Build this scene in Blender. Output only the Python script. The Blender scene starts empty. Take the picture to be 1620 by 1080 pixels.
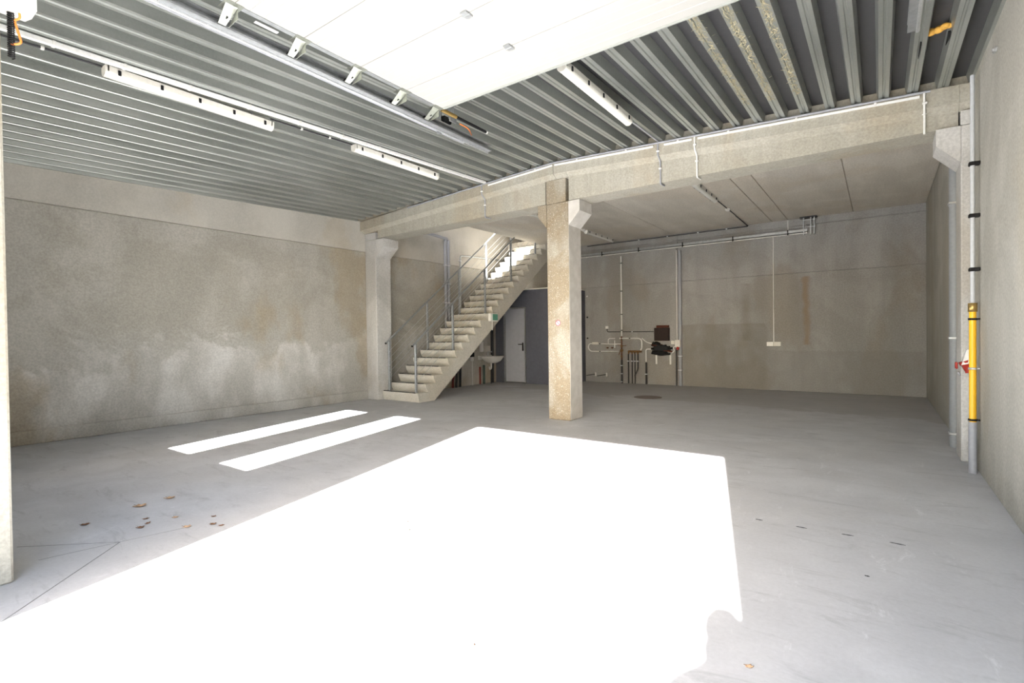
import bpy, math, random
from mathutils import Vector, Matrix
random.seed(7)
S = bpy.context.scene
COL = S.collection

# ------------------------------------------------------------ camera, sky, sun, exposure
YAW, PITCH, ROLL, FPX = 0.6264, 0.01251, -0.01248, 803.2
CAM_H = 1.4
F = Vector((-math.sin(YAW)*math.cos(PITCH), math.cos(YAW)*math.cos(PITCH), -math.sin(PITCH)))
r0 = Vector((math.cos(YAW), math.sin(YAW), 0)); u0 = r0.cross(F)
rr = math.cos(ROLL)*r0 + math.sin(ROLL)*u0; uu = rr.cross(F)
cd = bpy.data.cameras.new('camera'); cam = bpy.data.objects.new('camera', cd); COL.objects.link(cam)
M = Matrix((rr, uu, -F)).transposed().to_4x4(); M.translation = Vector((0, 0, CAM_H))
cam.matrix_world = M
cd.sensor_width = 36.0; cd.lens = FPX/1620*36.0; cd.clip_start = 0.02; cd.clip_end = 300
S.camera = cam

W = bpy.data.worlds.new('sky'); S.world = W; W.use_nodes = True
wn = W.node_tree; wn.nodes.clear()
sky = wn.nodes.new('ShaderNodeTexSky'); sky.sky_type = 'NISHITA'
sky.sun_disc = False; sky.sun_elevation = math.radians(32); sky.sun_rotation = math.radians(180-14.7)
sky.air_density = 1.0; sky.dust_density = 2.0; sky.ozone_density = 1.0
bg = wn.nodes.new('ShaderNodeBackground'); bg.inputs['Strength'].default_value = 0.22
wo = wn.nodes.new('ShaderNodeOutputWorld')
wn.links.new(sky.outputs[0], bg.inputs[0]); wn.links.new(bg.outputs[0], wo.inputs[0])

SUN_DIR = Vector((-0.262, 1.0, -0.545)).normalized()
sd = bpy.data.lights.new('sun', 'SUN'); sun = bpy.data.objects.new('sun', sd); COL.objects.link(sun)
sun.rotation_euler = SUN_DIR.to_track_quat('-Z', 'Y').to_euler(); sun.location = (3, -12, 8)
sd.energy = 14.0; sd.angle = math.radians(0.5); sd.color = (1.0, 0.975, 0.935)

S.cycles.max_bounces = 16; S.cycles.diffuse_bounces = 10; S.cycles.glossy_bounces = 6
S.view_settings.view_transform = 'Standard'; S.view_settings.look = 'None'
S.view_settings.exposure = 2.5; S.view_settings.gamma = 1.0; S.view_settings.use_curve_mapping = False

# ------------------------------------------------------------ helpers
class MB:
    """collects shapes in world coordinates, then links them as one mesh"""
    def __init__(s): s.v = []; s.f = []; s.sm = []
    def add(s, vs, fs, smooth=False):
        b = len(s.v); s.v += [tuple(p) for p in vs]; s.f += [tuple(i+b for i in f) for f in fs]; s.sm += [smooth]*len(fs); return s
    def box(s, x0, x1, y0, y1, z0, z1):
        return s.hexa([(x0,y0,z0),(x1,y0,z0),(x1,y1,z0),(x0,y1,z0),(x0,y0,z1),(x1,y0,z1),(x1,y1,z1),(x0,y1,z1)])
    def hexa(s, p):
        return s.add(p, [(0,3,2,1),(4,5,6,7),(0,1,5,4),(1,2,6,5),(2,3,7,6),(3,0,4,7)])
    def bbox(s, x0, x1, y0, y1, z0, z1, b=.01):
        """box with bevelled edges"""
        vs=[]; fs=[]
        xs=(x0,x1); ys=(y0,y1); zs=(z0,z1)
        idx={}
        for i in (0,1):
            for j in (0,1):
                for k in (0,1):
                    sx=1-2*i; sy=1-2*j; sz=1-2*k
                    for a,(dx,dy,dz) in enumerate(((0,b,b),(b,0,b),(b,b,0))):
                        idx[(i,j,k,a)]=len(vs); vs.append((xs[i]+sx*dx, ys[j]+sy*dy, zs[k]+sz*dz))
        I=idx
        for i in (0,1): fs.append(tuple(I[(i,j,k,0)] for j,k in ((0,0),(0,1),(1,1),(1,0))))
        for j in (0,1): fs.append(tuple(I[(i,j,k,1)] for i,k in ((0,0),(1,0),(1,1),(0,1))))
        for k in (0,1): fs.append(tuple(I[(i,j,k,2)] for i,j in ((0,0),(0,1),(1,1),(1,0))))
        for i in (0,1):
            for j in (0,1): fs.append((I[(i,j,0,0)],I[(i,j,1,0)],I[(i,j,1,1)],I[(i,j,0,1)]))
            for k in (0,1): fs.append((I[(i,0,k,0)],I[(i,1,k,0)],I[(i,1,k,2)],I[(i,0,k,2)]))
        for j in (0,1):
            for k in (0,1): fs.append((I[(0,j,k,1)],I[(1,j,k,1)],I[(1,j,k,2)],I[(0,j,k,2)]))
        for i in (0,1):
            for j in (0,1):
                for k in (0,1): fs.append((I[(i,j,k,0)],I[(i,j,k,1)],I[(i,j,k,2)]))
        return s.add(vs, fs)
    def prism(s, poly, axis, a, b):
        """poly: 2D points; extruded along axis from a to b. axis x: (y,z); y: (x,z); z: (x,y)"""
        def P(p, t):
            return {'x':(t,p[0],p[1]), 'y':(p[0],t,p[1]), 'z':(p[0],p[1],t)}[axis]
        n=len(poly); vs=[P(p,a) for p in poly]+[P(p,b) for p in poly]
        fs=[tuple(range(n))[::-1], tuple(range(n,2*n))]+[(i,(i+1)%n,n+(i+1)%n,n+i) for i in range(n)]
        return s.add(vs, fs)
    def tube(s, pts, r, seg=10, cap=True):
        pts=[Vector(p) for p in pts]; n=len(pts); rings=[]
        rs = r if isinstance(r,(list,tuple)) else [r]*n
        t0=(pts[1]-pts[0]).normalized()
        up=Vector((0,0,1)) if abs(t0.z)<.9 else Vector((1,0,0))
        nrm=t0.cross(up).normalized(); vs=[]
        for i,p in enumerate(pts):
            if i==0: t=t0
            elif i==n-1: t=(pts[i]-pts[i-1]).normalized()
            else: t=((pts[i]-pts[i-1]).normalized()+(pts[i+1]-pts[i]).normalized()).normalized()
            nrm=(nrm-t*nrm.dot(t)).normalized(); bn=t.cross(nrm)
            for k in range(seg):
                a=2*math.pi*k/seg; vs.append(p+rs[i]*(math.cos(a)*nrm+math.sin(a)*bn))
        fs=[(i*seg+k,i*seg+(k+1)%seg,(i+1)*seg+(k+1)%seg,(i+1)*seg+k) for i in range(n-1) for k in range(seg)]
        s.add(vs,fs,True)
        if cap:
            s.add(vs[:seg],[tuple(range(seg))[::-1]]); s.add(vs[-seg:],[tuple(range(seg))])
        return s
    def lathe(s, prof, c, seg=24, M=None):
        """prof: (r,h) pairs around local z"""
        vs=[];n=len(prof)
        for r,h in prof:
            for k in range(seg):
                a=2*math.pi*k/seg; p=Vector((r*math.cos(a),r*math.sin(a),h))
                if M is not None: p=M@p
                vs.append(p+Vector(c))
        fs=[(i*seg+k,i*seg+(k+1)%seg,(i+1)*seg+(k+1)%seg,(i+1)*seg+k) for i in range(n-1) for k in range(seg)]
        fs+=[tuple(range(seg))[::-1],tuple((n-1)*seg+k for k in range(seg))]
        return s.add(vs,fs,True)
    def build(s, name, mat, parent=None, origin=None):
        if parent is not None: o0=world_of(parent)
        elif origin is not None: o0=Vector(origin)
        else:
            xs=[p[0] for p in s.v]; ys=[p[1] for p in s.v]; zs=[p[2] for p in s.v]
            o0=Vector(((min(xs)+max(xs))/2,(min(ys)+max(ys))/2,min(zs)))
        me=bpy.data.meshes.new(name)
        me.from_pydata([tuple(Vector(p)-o0) for p in s.v],[],s.f)
        me.polygons.foreach_set('use_smooth', s.sm)
        me.update()
        import bmesh
        bm=bmesh.new(); bm.from_mesh(me); bmesh.ops.recalc_face_normals(bm,faces=bm.faces); bm.to_mesh(me); bm.free()
        me.materials.append(mat)
        o=bpy.data.objects.new(name,me); COL.objects.link(o)
        if parent is not None: o.parent=parent
        else: o.location=o0
        return o
def world_of(o):
    v=Vector((0,0,0))
    while o is not None: v=v+Vector(o.location); o=o.parent
    return v
def tag(o, label=None, cat=None, group=None, kind=None):
    if label: o['label']=label
    if cat: o['category']=cat
    if group: o['group']=group
    if kind: o['kind']=kind
    return o
def thing(name, loc, label, cat, group=None):
    o=bpy.data.objects.new(name,None); COL.objects.link(o); o.location=loc; o.empty_display_size=.05
    return tag(o,label,cat,group)
def struct(o): return tag(o,kind='structure')
def arc(p0,p1,p2,n=6):
    """quadratic bend p0 -> p2 with corner p1"""
    p0,p1,p2=Vector(p0),Vector(p1),Vector(p2)
    return [(1-t)**2*p0+2*t*(1-t)*p1+t*t*p2 for t in [i/n for i in range(n+1)]]
def bent(pts,r=.06,n=5):
    pts=[Vector(p) for p in pts]; out=[pts[0]]
    for i in range(1,len(pts)-1):
        a=(pts[i-1]-pts[i]); b=(pts[i+1]-pts[i]); ra=min(r,a.length*.45,b.length*.45)
        out+=arc(pts[i]+a.normalized()*ra,pts[i],pts[i]+b.normalized()*ra,n)
    out.append(pts[-1]); return out

# ------------------------------------------------------------ materials
def newmat(name):
    m=bpy.data.materials.new(name); m.use_nodes=True; nt=m.node_tree
    b=nt.nodes['Principled BSDF']; return m,nt,b
def plain(name,col,rough=.5,metal=0,noise=.06,scale=30,spec=.5):
    m,nt,b=newmat(name)
    b.inputs['Roughness'].default_value=rough; b.inputs['Metallic'].default_value=metal
    b.inputs['Specular IOR Level'].default_value=spec
    n=nt.nodes.new('ShaderNodeTexNoise'); n.inputs['Scale'].default_value=scale; n.inputs['Detail'].default_value=3
    g=nt.nodes.new('ShaderNodeNewGeometry'); nt.links.new(g.outputs['Position'],n.inputs['Vector'])
    r=nt.nodes.new('ShaderNodeValToRGB')
    r.color_ramp.elements[0].position=.3; r.color_ramp.elements[1].position=.7
    r.color_ramp.elements[0].color=tuple(c*(1-noise) for c in col)+(1,)
    r.color_ramp.elements[1].color=tuple(min(1,c*(1+noise)) for c in col)+(1,)
    nt.links.new(n.outputs['Fac'],r.inputs[0]); nt.links.new(r.outputs[0],b.inputs['Base Color'])
    return m
def mix(nt,fac,a,b,mode='MIX'):
    n=nt.nodes.new('ShaderNodeMix'); n.data_type='RGBA'; n.blend_type=mode
    for sock,val in ((n.inputs[0],fac),(n.inputs[6],a),(n.inputs[7],b)):
        if hasattr(val,'links') or hasattr(val,'is_output'): nt.links.new(val,sock)
        elif isinstance(val,(int,float)): sock.default_value=val
        else: sock.default_value=tuple(val)+(1,)
    return n.outputs[2]
def ramp(nt,src,p0,p1,c0=0.,c1=1.):
    n=nt.nodes.new('ShaderNodeMapRange'); n.interpolation_type='SMOOTHSTEP'
    n.inputs[1].default_value=p0; n.inputs[2].default_value=p1; n.inputs[3].default_value=c0; n.inputs[4].default_value=c1
    nt.links.new(src,n.inputs[0]); return n.outputs[0]
def math_(nt,op,a,b=0.):
    n=nt.nodes.new('ShaderNodeMath'); n.operation=op
    for s,v in ((n.inputs[0],a),(n.inputs[1],b)):
        if isinstance(v,(int,float)): s.default_value=v
        else: nt.links.new(v,s)
    return n.outputs[0]
def noise(nt,pos,scale,vec=(1,1,1),detail=5,rough=.55,off=(0,0,0),dist=0.):
    mp=nt.nodes.new('ShaderNodeMapping'); mp.inputs['Scale'].default_value=vec; mp.inputs['Location'].default_value=off
    nt.links.new(pos,mp.inputs[0])
    n=nt.nodes.new('ShaderNodeTexNoise'); n.inputs['Scale'].default_value=scale; n.inputs['Detail'].default_value=detail
    n.inputs['Roughness'].default_value=rough; n.inputs['Distortion'].default_value=dist
    nt.links.new(mp.outputs[0],n.inputs['Vector']); return n.outputs['Fac']
def concrete(name, base, light, warm, blotch=.5, streak=(1,1,.12), streak_amt=.35, grain=.17, bump=.15, pale_low=None, pits=0, off=(0,0,0), rough=.85, marks=0):
    m,nt,b=newmat(name); b.inputs['Roughness'].default_value=rough; b.inputs['Specular IOR Level'].default_value=.25
    g=nt.nodes.new('ShaderNodeNewGeometry'); P=g.outputs['Position']
    big=noise(nt,P,.55,off=off,detail=9,dist=.7,rough=.62)
    mid=noise(nt,P,2.2,vec=streak,off=off,detail=6)
    fine=noise(nt,P,38,off=off,detail=6,rough=.7)
    warmn=noise(nt,P,.8,vec=(1,1,.6),off=tuple(o+11 for o in off),detail=4)
    f=ramp(nt,big,.46,.56,0,blotch)
    if pale_low is not None:
        sx=nt.nodes.new('ShaderNodeSeparateXYZ'); nt.links.new(P,sx.inputs[0])
        z=math_(nt,'ADD',sx.outputs[2],math_(nt,'MULTIPLY',math_(nt,'SUBTRACT',big,.5),3.2))
        low=math_(nt,'MULTIPLY',ramp(nt,z,pale_low+.10,pale_low-.10,0,.85),ramp(nt,mid,.30,.62,1.0,.45))
        f=math_(nt,'MAXIMUM',math_(nt,'MULTIPLY',f,.45),low)
    c=mix(nt,f,base,light)
    c=mix(nt,ramp(nt,warmn,.5,.60,0,.6),c,warm)
    c=mix(nt,ramp(nt,mid,.35,.65,0,streak_amt),c,tuple(x*.72 for x in base))
    gr=ramp(nt,fine,.3,.7,1-grain,1+grain*.6)
    cc=nt.nodes.new('ShaderNodeCombineColor')
    for i in range(3): nt.links.new(gr,cc.inputs[i])
    c=mix(nt,1.0,c,cc.outputs[0],'MULTIPLY')
    h=fine
    if marks:
        k=noise(nt,P,1.6,vec=(1,3.4,1),off=off,detail=10,rough=.78,dist=.7)
        c=mix(nt,ramp(nt,k,.52,.66,0,marks),c,tuple(x*.66 for x in base))
        k2=noise(nt,P,2.3,vec=(2.6,1,1),off=tuple(o+5 for o in off),detail=10,rough=.8,dist=.9)
        c=mix(nt,ramp(nt,k2,.57,.70,0,marks*.7),c,tuple(min(1,x*1.35) for x in light))
    if pits:
        v=noise(nt,P,60,off=off,detail=2,rough=.5)
        c=mix(nt,ramp(nt,v,.63,.68,0,pits),c,(.64,.61,.55))
    nt.links.new(c,b.inputs['Base Color'])
    bp=nt.nodes.new('ShaderNodeBump'); bp.inputs['Strength'].default_value=bump; bp.inputs['Distance'].default_value=.01
    nt.links.new(h,bp.inputs['Height']); nt.links.new(bp.outputs[0],b.inputs['Normal'])
    return m
M_wl=concrete('concrete_left_wall',(0.398,0.377,0.330),(0.645,0.629,0.595),(0.389,0.316,0.209),pale_low=1.35,off=(3,1,.5),streak=(1,.8,.45),streak_amt=.3)
M_wb=concrete('concrete_back_wall',(0.332,0.325,0.311),(0.396,0.391,0.380),(0.293,0.264,0.224),blotch=.7,streak_amt=.4,off=(7,4,2))
M_wr=concrete('concrete_right_wall',(0.387,0.374,0.334),(0.475,0.462,0.422),(0.378,0.348,0.282),blotch=.7,off=(1,9,4),streak_amt=.25)
M_beam=concrete('concrete_beam',(0.410,0.389,0.328),(0.459,0.439,0.385),(0.394,0.336,0.246),streak=(6,6,.25),streak_amt=.3,off=(2,2,8))
M_col=concrete('concrete_column_ochre',(0.302,0.252,0.181),(0.395,0.370,0.315),(0.260,0.197,0.118),streak=(4,4,.25),streak_amt=.25,pits=.8,off=(4,0,1),blotch=.9)
def plain_side():
    # the side of the middle column facing the right wall is smooth formwork concrete without the ochre wash
    nt=M_col.node_tree; b=nt.nodes['Principled BSDF']; src=b.inputs['Base Color'].links[0].from_socket
    g=nt.nodes.new('ShaderNodeNewGeometry'); P=g.outputs['Position']; sx=nt.nodes.new('ShaderNodeSeparateXYZ'); nt.links.new(P,sx.inputs[0])
    n=noise(nt,P,7,detail=6); f=math_(nt,'GREATER_THAN',sx.outputs[0],-4.0485)
    c=mix(nt,ramp(nt,n,.3,.7),(.47,.45,.415),(.56,.54,.505))
    nt.links.new(mix(nt,f,src,c),b.inputs['Base Color'])
plain_side()
M_colg=concrete('concrete_column_grey',(0.494,0.484,0.461),(0.608,0.598,0.575),(0.399,0.356,0.294),off=(0,5,1),blotch=.9)
M_slab=concrete('concrete_slab',(.66,.62,.55),(.74,.70,.63),(.64,.575,.48),streak=(1.5,.25,1),streak_amt=.3,off=(6,6,6))
M_stair=concrete('concrete_stair',(0.601,0.577,0.514),(0.679,0.655,0.592),(0.543,0.495,0.407),off=(9,2,3),streak_amt=.2)
def pale_top(M,z0,amt,colr):
    nt=M.node_tree; b=nt.nodes['Principled BSDF']; src=b.inputs['Base Color'].links[0].from_socket
    g=nt.nodes.new('ShaderNodeNewGeometry'); sx=nt.nodes.new('ShaderNodeSeparateXYZ'); nt.links.new(g.outputs['Position'],sx.inputs[0])
    n=noise(nt,g.outputs['Position'],1.2,detail=5)
    f=math_(nt,'MULTIPLY',math_(nt,'GREATER_THAN',sx.outputs[2],z0),ramp(nt,n,.35,.6,amt*.5,amt))
    nt.links.new(mix(nt,f,src,colr),b.inputs['Base Color'])
pale_top(M_wl,3.305,.6,(.62,.59,.53))
def stain(M,ax0,lo,hi,z0,z1,colr,amt,soft=.06):
    nt=M.node_tree; b=nt.nodes['Principled BSDF']; src=b.inputs['Base Color'].links[0].from_socket
    g=nt.nodes.new('ShaderNodeNewGeometry'); P=g.outputs['Position']; sx=nt.nodes.new('ShaderNodeSeparateXYZ'); nt.links.new(P,sx.inputs[0])
    n=noise(nt,P,2.5,detail=6)
    a=math_(nt,'ADD',sx.outputs[ax0],math_(nt,'MULTIPLY',math_(nt,'SUBTRACT',n,.5),.25))
    z=math_(nt,'ADD',sx.outputs[2],math_(nt,'MULTIPLY',math_(nt,'SUBTRACT',n,.5),.08))
    f=math_(nt,'MULTIPLY',ramp(nt,a,lo-soft,lo+soft),ramp(nt,a,hi+soft,hi-soft))
    f=math_(nt,'MULTIPLY',f,math_(nt,'MULTIPLY',ramp(nt,z,z0-.02,z0+.02),ramp(nt,z,z1+.02,z1-.02)))
    f=math_(nt,'MULTIPLY',f,ramp(nt,n,.3,.6,amt*.6,amt))
    nt.links.new(mix(nt,f,src,colr),b.inputs['Base Color'])
stain(M_wb,0,-4.2,-2.2,-.1,1.62,(.20,.185,.16),.5)
stain(M_wb,0,-2.2,.9,-.1,.95,(.235,.225,.21),.45)
stain(M_wb,0,-1.42,-1.30,1.1,2.68,(.27,.18,.105),.6,.05)
stain(M_wb,0,-2.75,-2.55,1.2,2.60,(.19,.17,.14),.45,.08)
# floor: power-trowelled screed, with a darker, ragged-edged strip along the rear
M_floor=concrete('concrete_floor',(0.506,0.512,0.530),(0.594,0.600,0.616),(0.522,0.522,0.528),streak=(1,1,1),streak_amt=.25,grain=.05,bump=.04,off=(5,3,0),rough=.62,marks=.55)
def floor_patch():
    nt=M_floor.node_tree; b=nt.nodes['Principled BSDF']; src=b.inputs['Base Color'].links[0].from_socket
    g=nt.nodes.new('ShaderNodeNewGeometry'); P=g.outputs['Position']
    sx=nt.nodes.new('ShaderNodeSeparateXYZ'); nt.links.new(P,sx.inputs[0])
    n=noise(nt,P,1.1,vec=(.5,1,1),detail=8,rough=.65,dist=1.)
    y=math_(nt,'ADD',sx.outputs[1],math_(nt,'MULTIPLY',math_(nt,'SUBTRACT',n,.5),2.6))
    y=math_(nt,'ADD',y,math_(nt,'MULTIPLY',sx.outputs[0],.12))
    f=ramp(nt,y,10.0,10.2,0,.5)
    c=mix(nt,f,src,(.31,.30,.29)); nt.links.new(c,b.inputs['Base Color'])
floor_patch()
def galvanised():
    m,nt,b=newmat('galvanised_deck'); b.inputs['Metallic'].default_value=.7
    g=nt.nodes.new('ShaderNodeNewGeometry'); P=g.outputs['Position']
    n=noise(nt,P,2.0,vec=(1,.4,1),detail=6); v=nt.nodes.new('ShaderNodeTexVoronoi'); v.inputs['Scale'].default_value=60
    nt.links.new(P,v.inputs['Vector'])
    c=mix(nt,ramp(nt,n,.3,.7),(.33,.353,.33),(.43,.45,.425))
    sp=nt.nodes.new('ShaderNodeSeparateColor'); nt.links.new(v.outputs['Color'],sp.inputs[0])
    c=mix(nt,ramp(nt,sp.outputs[0],0,1,0,.18),c,(.50,.52,.51))
    nt.links.new(c,b.inputs['Base Color'])
    nt.links.new(ramp(nt,n,.3,.7,.30,.40),b.inputs['Roughness'])
    return m
M_deck=galvanised()
M_steel=plain('galvanised_steel',(0.425,0.442,0.451),.38,.8,.12,25)
M_steel_l=plain('bright_steel',(.66,.68,.70),.3,.85,.1,40)
M_rail=plain('galvanised_rail',(.36,.38,.40),.45,.6,.12,30)
M_dark=plain('black_plastic',(.009,.009,.010),.5,spec=.25)
M_darkg=plain('dark_grey_conduit',(.050,.050,.053),.5,spec=.3)
M_grey=plain('grey_pvc',(.33,.34,.37),.45)
M_greyl=plain('pale_grey_pipe',(.50,.52,.54),.5)
M_white=plain('white_plastic',(.80,.79,.76),.35)
M_whitep=plain('white_trunking',(.85,.85,.83),.4)
M_panel=plain('white_door_panel',(0.375,0.371,0.355),.5,0,.012,8)
M_cream=plain('cream_plastic',(.72,.70,.64),.4)
M_gasyel=plain('yellow_gas_pipe',(.90,.50,.02),.35,0,.04)
M_brass=plain('brass',(.50,.34,.12),.35,.8)
M_copper=plain('copper',(.15,.075,.045),.5,.4,.4)
M_red=plain('red_plastic',(.40,.035,.025),.4)
M_down=plain('downpipe_grey',(.25,.262,.27),.5)
M_orange=plain('orange_cable',(.95,.25,.05),.45)
M_ochre=plain('rusted_brass',(.20,.11,.045),.55,.3,.4,40)
M_brown=plain('brown_panel',(.030,.019,.016),.6,spec=.2)
M_brownr=plain('red_brown_board',(.085,.028,.018),.7,spec=.2)
M_green=plain('green_tinted_window',(.13,.36,.27),.15)
M_partition=plain('grey_partition_board',(0.102,0.109,0.139),.7,0,.06,14)
M_doorp=plain('grey_door_paint',(0.410,0.426,0.476),.45,0,.04,10)
M_foam=plain('expanding_foam',(.62,.34,.06),.85,0,.3,30)
M_leaf=plain('dry_leaf',(.58,.38,.23),.8,0,.35,40)
M_leafd=plain('dark_dry_leaf',(.20,.10,.05),.8,0,.35,40)
M_straw=plain('straw_residue',(.46,.41,.27),.9,0,.35,60)
M_rubber=plain('grey_rubber',(0.275,0.286,0.264),.6)
M_paper=plain('paper_label',(.52,.51,.52),.5)
M_signred=plain('faded_sign_red',(.34,.10,.14),.6)
M_greenp=plain('dark_green_pipe',(.05,.09,.075),.5)
M_redp=plain('red_pipe',(.22,.03,.02),.5)
M_ceramic=plain('white_ceramic',(.74,.73,.70),.15)
M_mark=plain('black_scuff',(.06,.06,.065),.8)
M_crack=plain('floor_joint_dark',(.22,.22,.22),.9)
M_brk=plain('zinc_bracket',(0.336,0.350,0.308),.35,.75,.15,30)
M_lens=plain('diffuser_plastic',(.80,.79,.73),.2,0,.02)
M_ext=plain('yard_concrete',(.40,.385,.355),.9,0,.1,2)
M_snow=plain('inner_black',(.012,.012,.014),.8)

# ------------------------------------------------------------ key dimensions
XR, XL, YB = .79, -9.36, 13.55
YC = 7.18; ZS = 4.03; XM = -4.25
YI, YO = -.10, -.35            # inner and outer face of the front wall
def zdeck(x,y): return 4.19-.046*abs(x-XM)+.034*(y-7.1)

# ------------------------------------------------------------ shell
fl=MB().box(-16,6,-.35,YB+.3,-.25,0).build('floor',M_floor); struct(fl)
g=MB().box(-60,60,-60,60,-.5,-.26); g=g.build('yard_ground',M_ext); struct(g)  # unseen yard ground and paving, added to bounce sunlight indoors
MBy=MB().box(-16,8,-30,-.36,-.26,-.012).build('yard_paving',M_ext); struct(MBy)

def panel_wall(mb,axis,plane,thick,a0,a1,cuts_a,zs):
    """precast panels with open joints in front of a recessed backing"""
    g_=.006
    A=[a0]+cuts_a+[a1]
    for i in range(len(A)-1):
        for k in range(len(zs)-1):
            u0_=A[i]+(g_ if i else 0); u1_=A[i+1]-(g_ if i<len(A)-2 else 0)
            z0=zs[k]+(g_ if k else 0); z1=zs[k+1]-(g_ if k<len(zs)-2 else 0)
            if axis=='x': mb.bbox(min(plane,plane+thick),max(plane,plane+thick),u0_,u1_,z0,z1,.006)
            else: mb.bbox(u0_,u1_,min(plane,plane+thick),max(plane,plane+thick),z0,z1,.006)
    s=1 if thick>0 else -1
    if axis=='x': mb.box(min(plane+s*.02,plane+thick),max(plane+s*.02,plane+thick),a0,a1,zs[0],zs[-1])
    else: mb.box(a0,a1,min(plane+s*.02,plane+thick),max(plane+s*.02,plane+thick),zs[0],zs[-1])
mb=MB(); panel_wall(mb,'x',XL,-.2,YI-.25,YB,[7.5],[0,3.305,5.6,7.2])
struct(mb.build('wall_left',M_wl))
struct(MB().bbox(XL,XL+.045,YI,7.34,0,.19,.008).build('baseboard_left',M_wl))
mb=MB(); panel_wall(mb,'y',YB,.2,XL-.2,XR+.2,[-4.33],[0,2.766,3.86,7.2])
struct(mb.build('wall_back',M_wb))
mb=MB(); panel_wall(mb,'x',XR,.2,YI-.25,YB,[7.4],[0,7.2])
struct(mb.build('wall_right',M_wr))
# front wall with the sectional door opening and two tall glazed slots
ZL=3.44
op=[(-6.70,-6.03,1.52,ZL+.03),(-5.30,-4.63,1.52,ZL+.03),(-3.39,.227,0,ZL)]
mb=MB(); x=XL-.2
for (a,b_,z0,z1) in op:
    mb.box(x,a,YO,YI,0,4.6)
    if z0>0: mb.box(a,b_,YO,YI,0,z0)
    mb.box(a,b_,YO,YI,z1,4.6); x=b_
mb.box(x,XR+.2,YO,YI,0,4.6)
struct(mb.build('wall_front',M_wl))
for i,(a,b_,z0,z1) in enumerate(op[:2]):
    f=MB(); t=.012
    f.box(a,a+t,YO+.08,YO+.14,z0,z1).box(b_-t,b_,YO+.08,YO+.14,z0,z1).box(a,b_,YO+.08,YO+.14,z0,z0+t).box(a,b_,YO+.08,YO+.14,z1-t,z1)
    struct(f.build('window_%d'%(i+1),M_darkg))

# corrugated steel deck, two falls from the ridge over the middle column
def deck():
    pitch=.2545; h=.125; xs=[]
    # cross section: narrow lower flange with a stiffening groove, sloping web, wide upper flange
    prof=[(-.046,0),(-.014,0),(-.007,.012),(.007,.012),(.014,0),(.046,0),(.072,h),(.105,h),(.112,h-.010),(.1425,h-.010),(.1495,h),(.1825,h)]
    k0=int(math.floor((XL-.3)/pitch)); x=-1.99+pitch*round((XL-.1+1.99)/pitch)
    pts=[]
    while x<XR+.3:
        for dx,dz in prof: pts.append((x+dx,dz))
        x+=pitch
    pts=[p for p in pts if XL-.15<p[0]<XR+.15]
    y0,y1=YI-.25,7.135; vs=[]; fs=[]; n=len(pts)
    for t in (0,.0012):
        for y in (y0,y1):
            for (px,dz) in pts: vs.append((px,y,zdeck(px,y)+dz+t))
    for i in range(n-1):
        fs.append((i,i+1,n+i+1,n+i)); fs.append((2*n+i,3*n+i,3*n+i+1,2*n+i+1))
    fs.append(tuple([0,n,3*n,2*n])); fs.append((n-1,3*n-1,4*n-1,2*n-1))
    return MB().add(vs,fs)
ce=deck().build('ceiling',M_deck); struct(ce)
# unseen roof block over the deck, added to keep light out
rv=[]
for t in (.10,.30):
    for y in (YO-.1,7.42):
        for x in (XL-.25,XM,XR+.25): rv.append((x,y,zdeck(x,y)+t))
rb=MB().add(rv,[(0,1,4,3),(1,2,5,4),(6,9,10,7),(7,10,11,8),(0,6,7,1),(1,7,8,2),(3,4,10,9),(4,5,11,10),(0,3,9,6),(2,8,11,5)]).build('roof_blocker',M_darkg); struct(rb)

# straw and dirt stuck on three ribs near the door edge
def residue(cx,y0,y1,seed,n=420):
    rnd=random.Random(seed); mb=MB()
    for i in range(n):
        y=rnd.uniform(y0,y1); x=cx+rnd.uniform(-.03,.045); L=rnd.uniform(.01,.09)
        a=rnd.gauss(0,.5); z=zdeck(x,y)-.0015
        if abs(x-cx)>.028: z+=.10*(abs(x-cx)-.030)/.032
        w=rnd.uniform(.0006,.002); dx=math.sin(a)*L/2; dy=math.cos(a)*L/2
        mb.hexa([(x-dx-w,y-dy,z-.001),(x-dx+w,y-dy,z-.001),(x+dx+w,y+dy,z-.001),(x+dx-w,y+dy,z-.001),
                 (x-dx-w,y-dy,z+.001),(x-dx+w,y-dy,z+.001),(x+dx+w,y+dy,z+.001),(x+dx-w,y+dy,z+.001)])
    return mb
for j,(k,lab) in enumerate(((3,'left'),(4,'middle'),(5,'right'))):
    cx=-1.99+.2545*k
    o=residue(cx,3.9,6.4,j+3).build('dried_straw',M_straw)
    tag(o,'pale yellow dried straw stuck to the %s of three dirty ceiling ribs'%lab,'straw',kind='stuff')

# ------------------------------------------------------------ rear bay: slab with stairwell, upper storey
def slab():
    mb=MB(); z0,z1=ZS,ZS+.21; g_=.006
    xs=[-8.05,-4.45,-2.07,-1.735,-.46,XR]
    for i in range(len(xs)-1): mb.bbox(xs[i]+(g_ if i else 0),xs[i+1]-g_,7.2,YB,z0,z1,.006)
    mb.box(-8.05+.02,XR,7.2,YB,z0+.02,z1)
    mb.bbox(XL,-8.05-.001,7.2,8.88,z0,z1,.006)          # in front of the stairwell
    mb.bbox(XL,-8.05-.001,12.80,YB,z0,z1,.006)          # landing at the stair head
    return mb
o=slab().build('ceiling',M_slab); struct(o)
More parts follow.
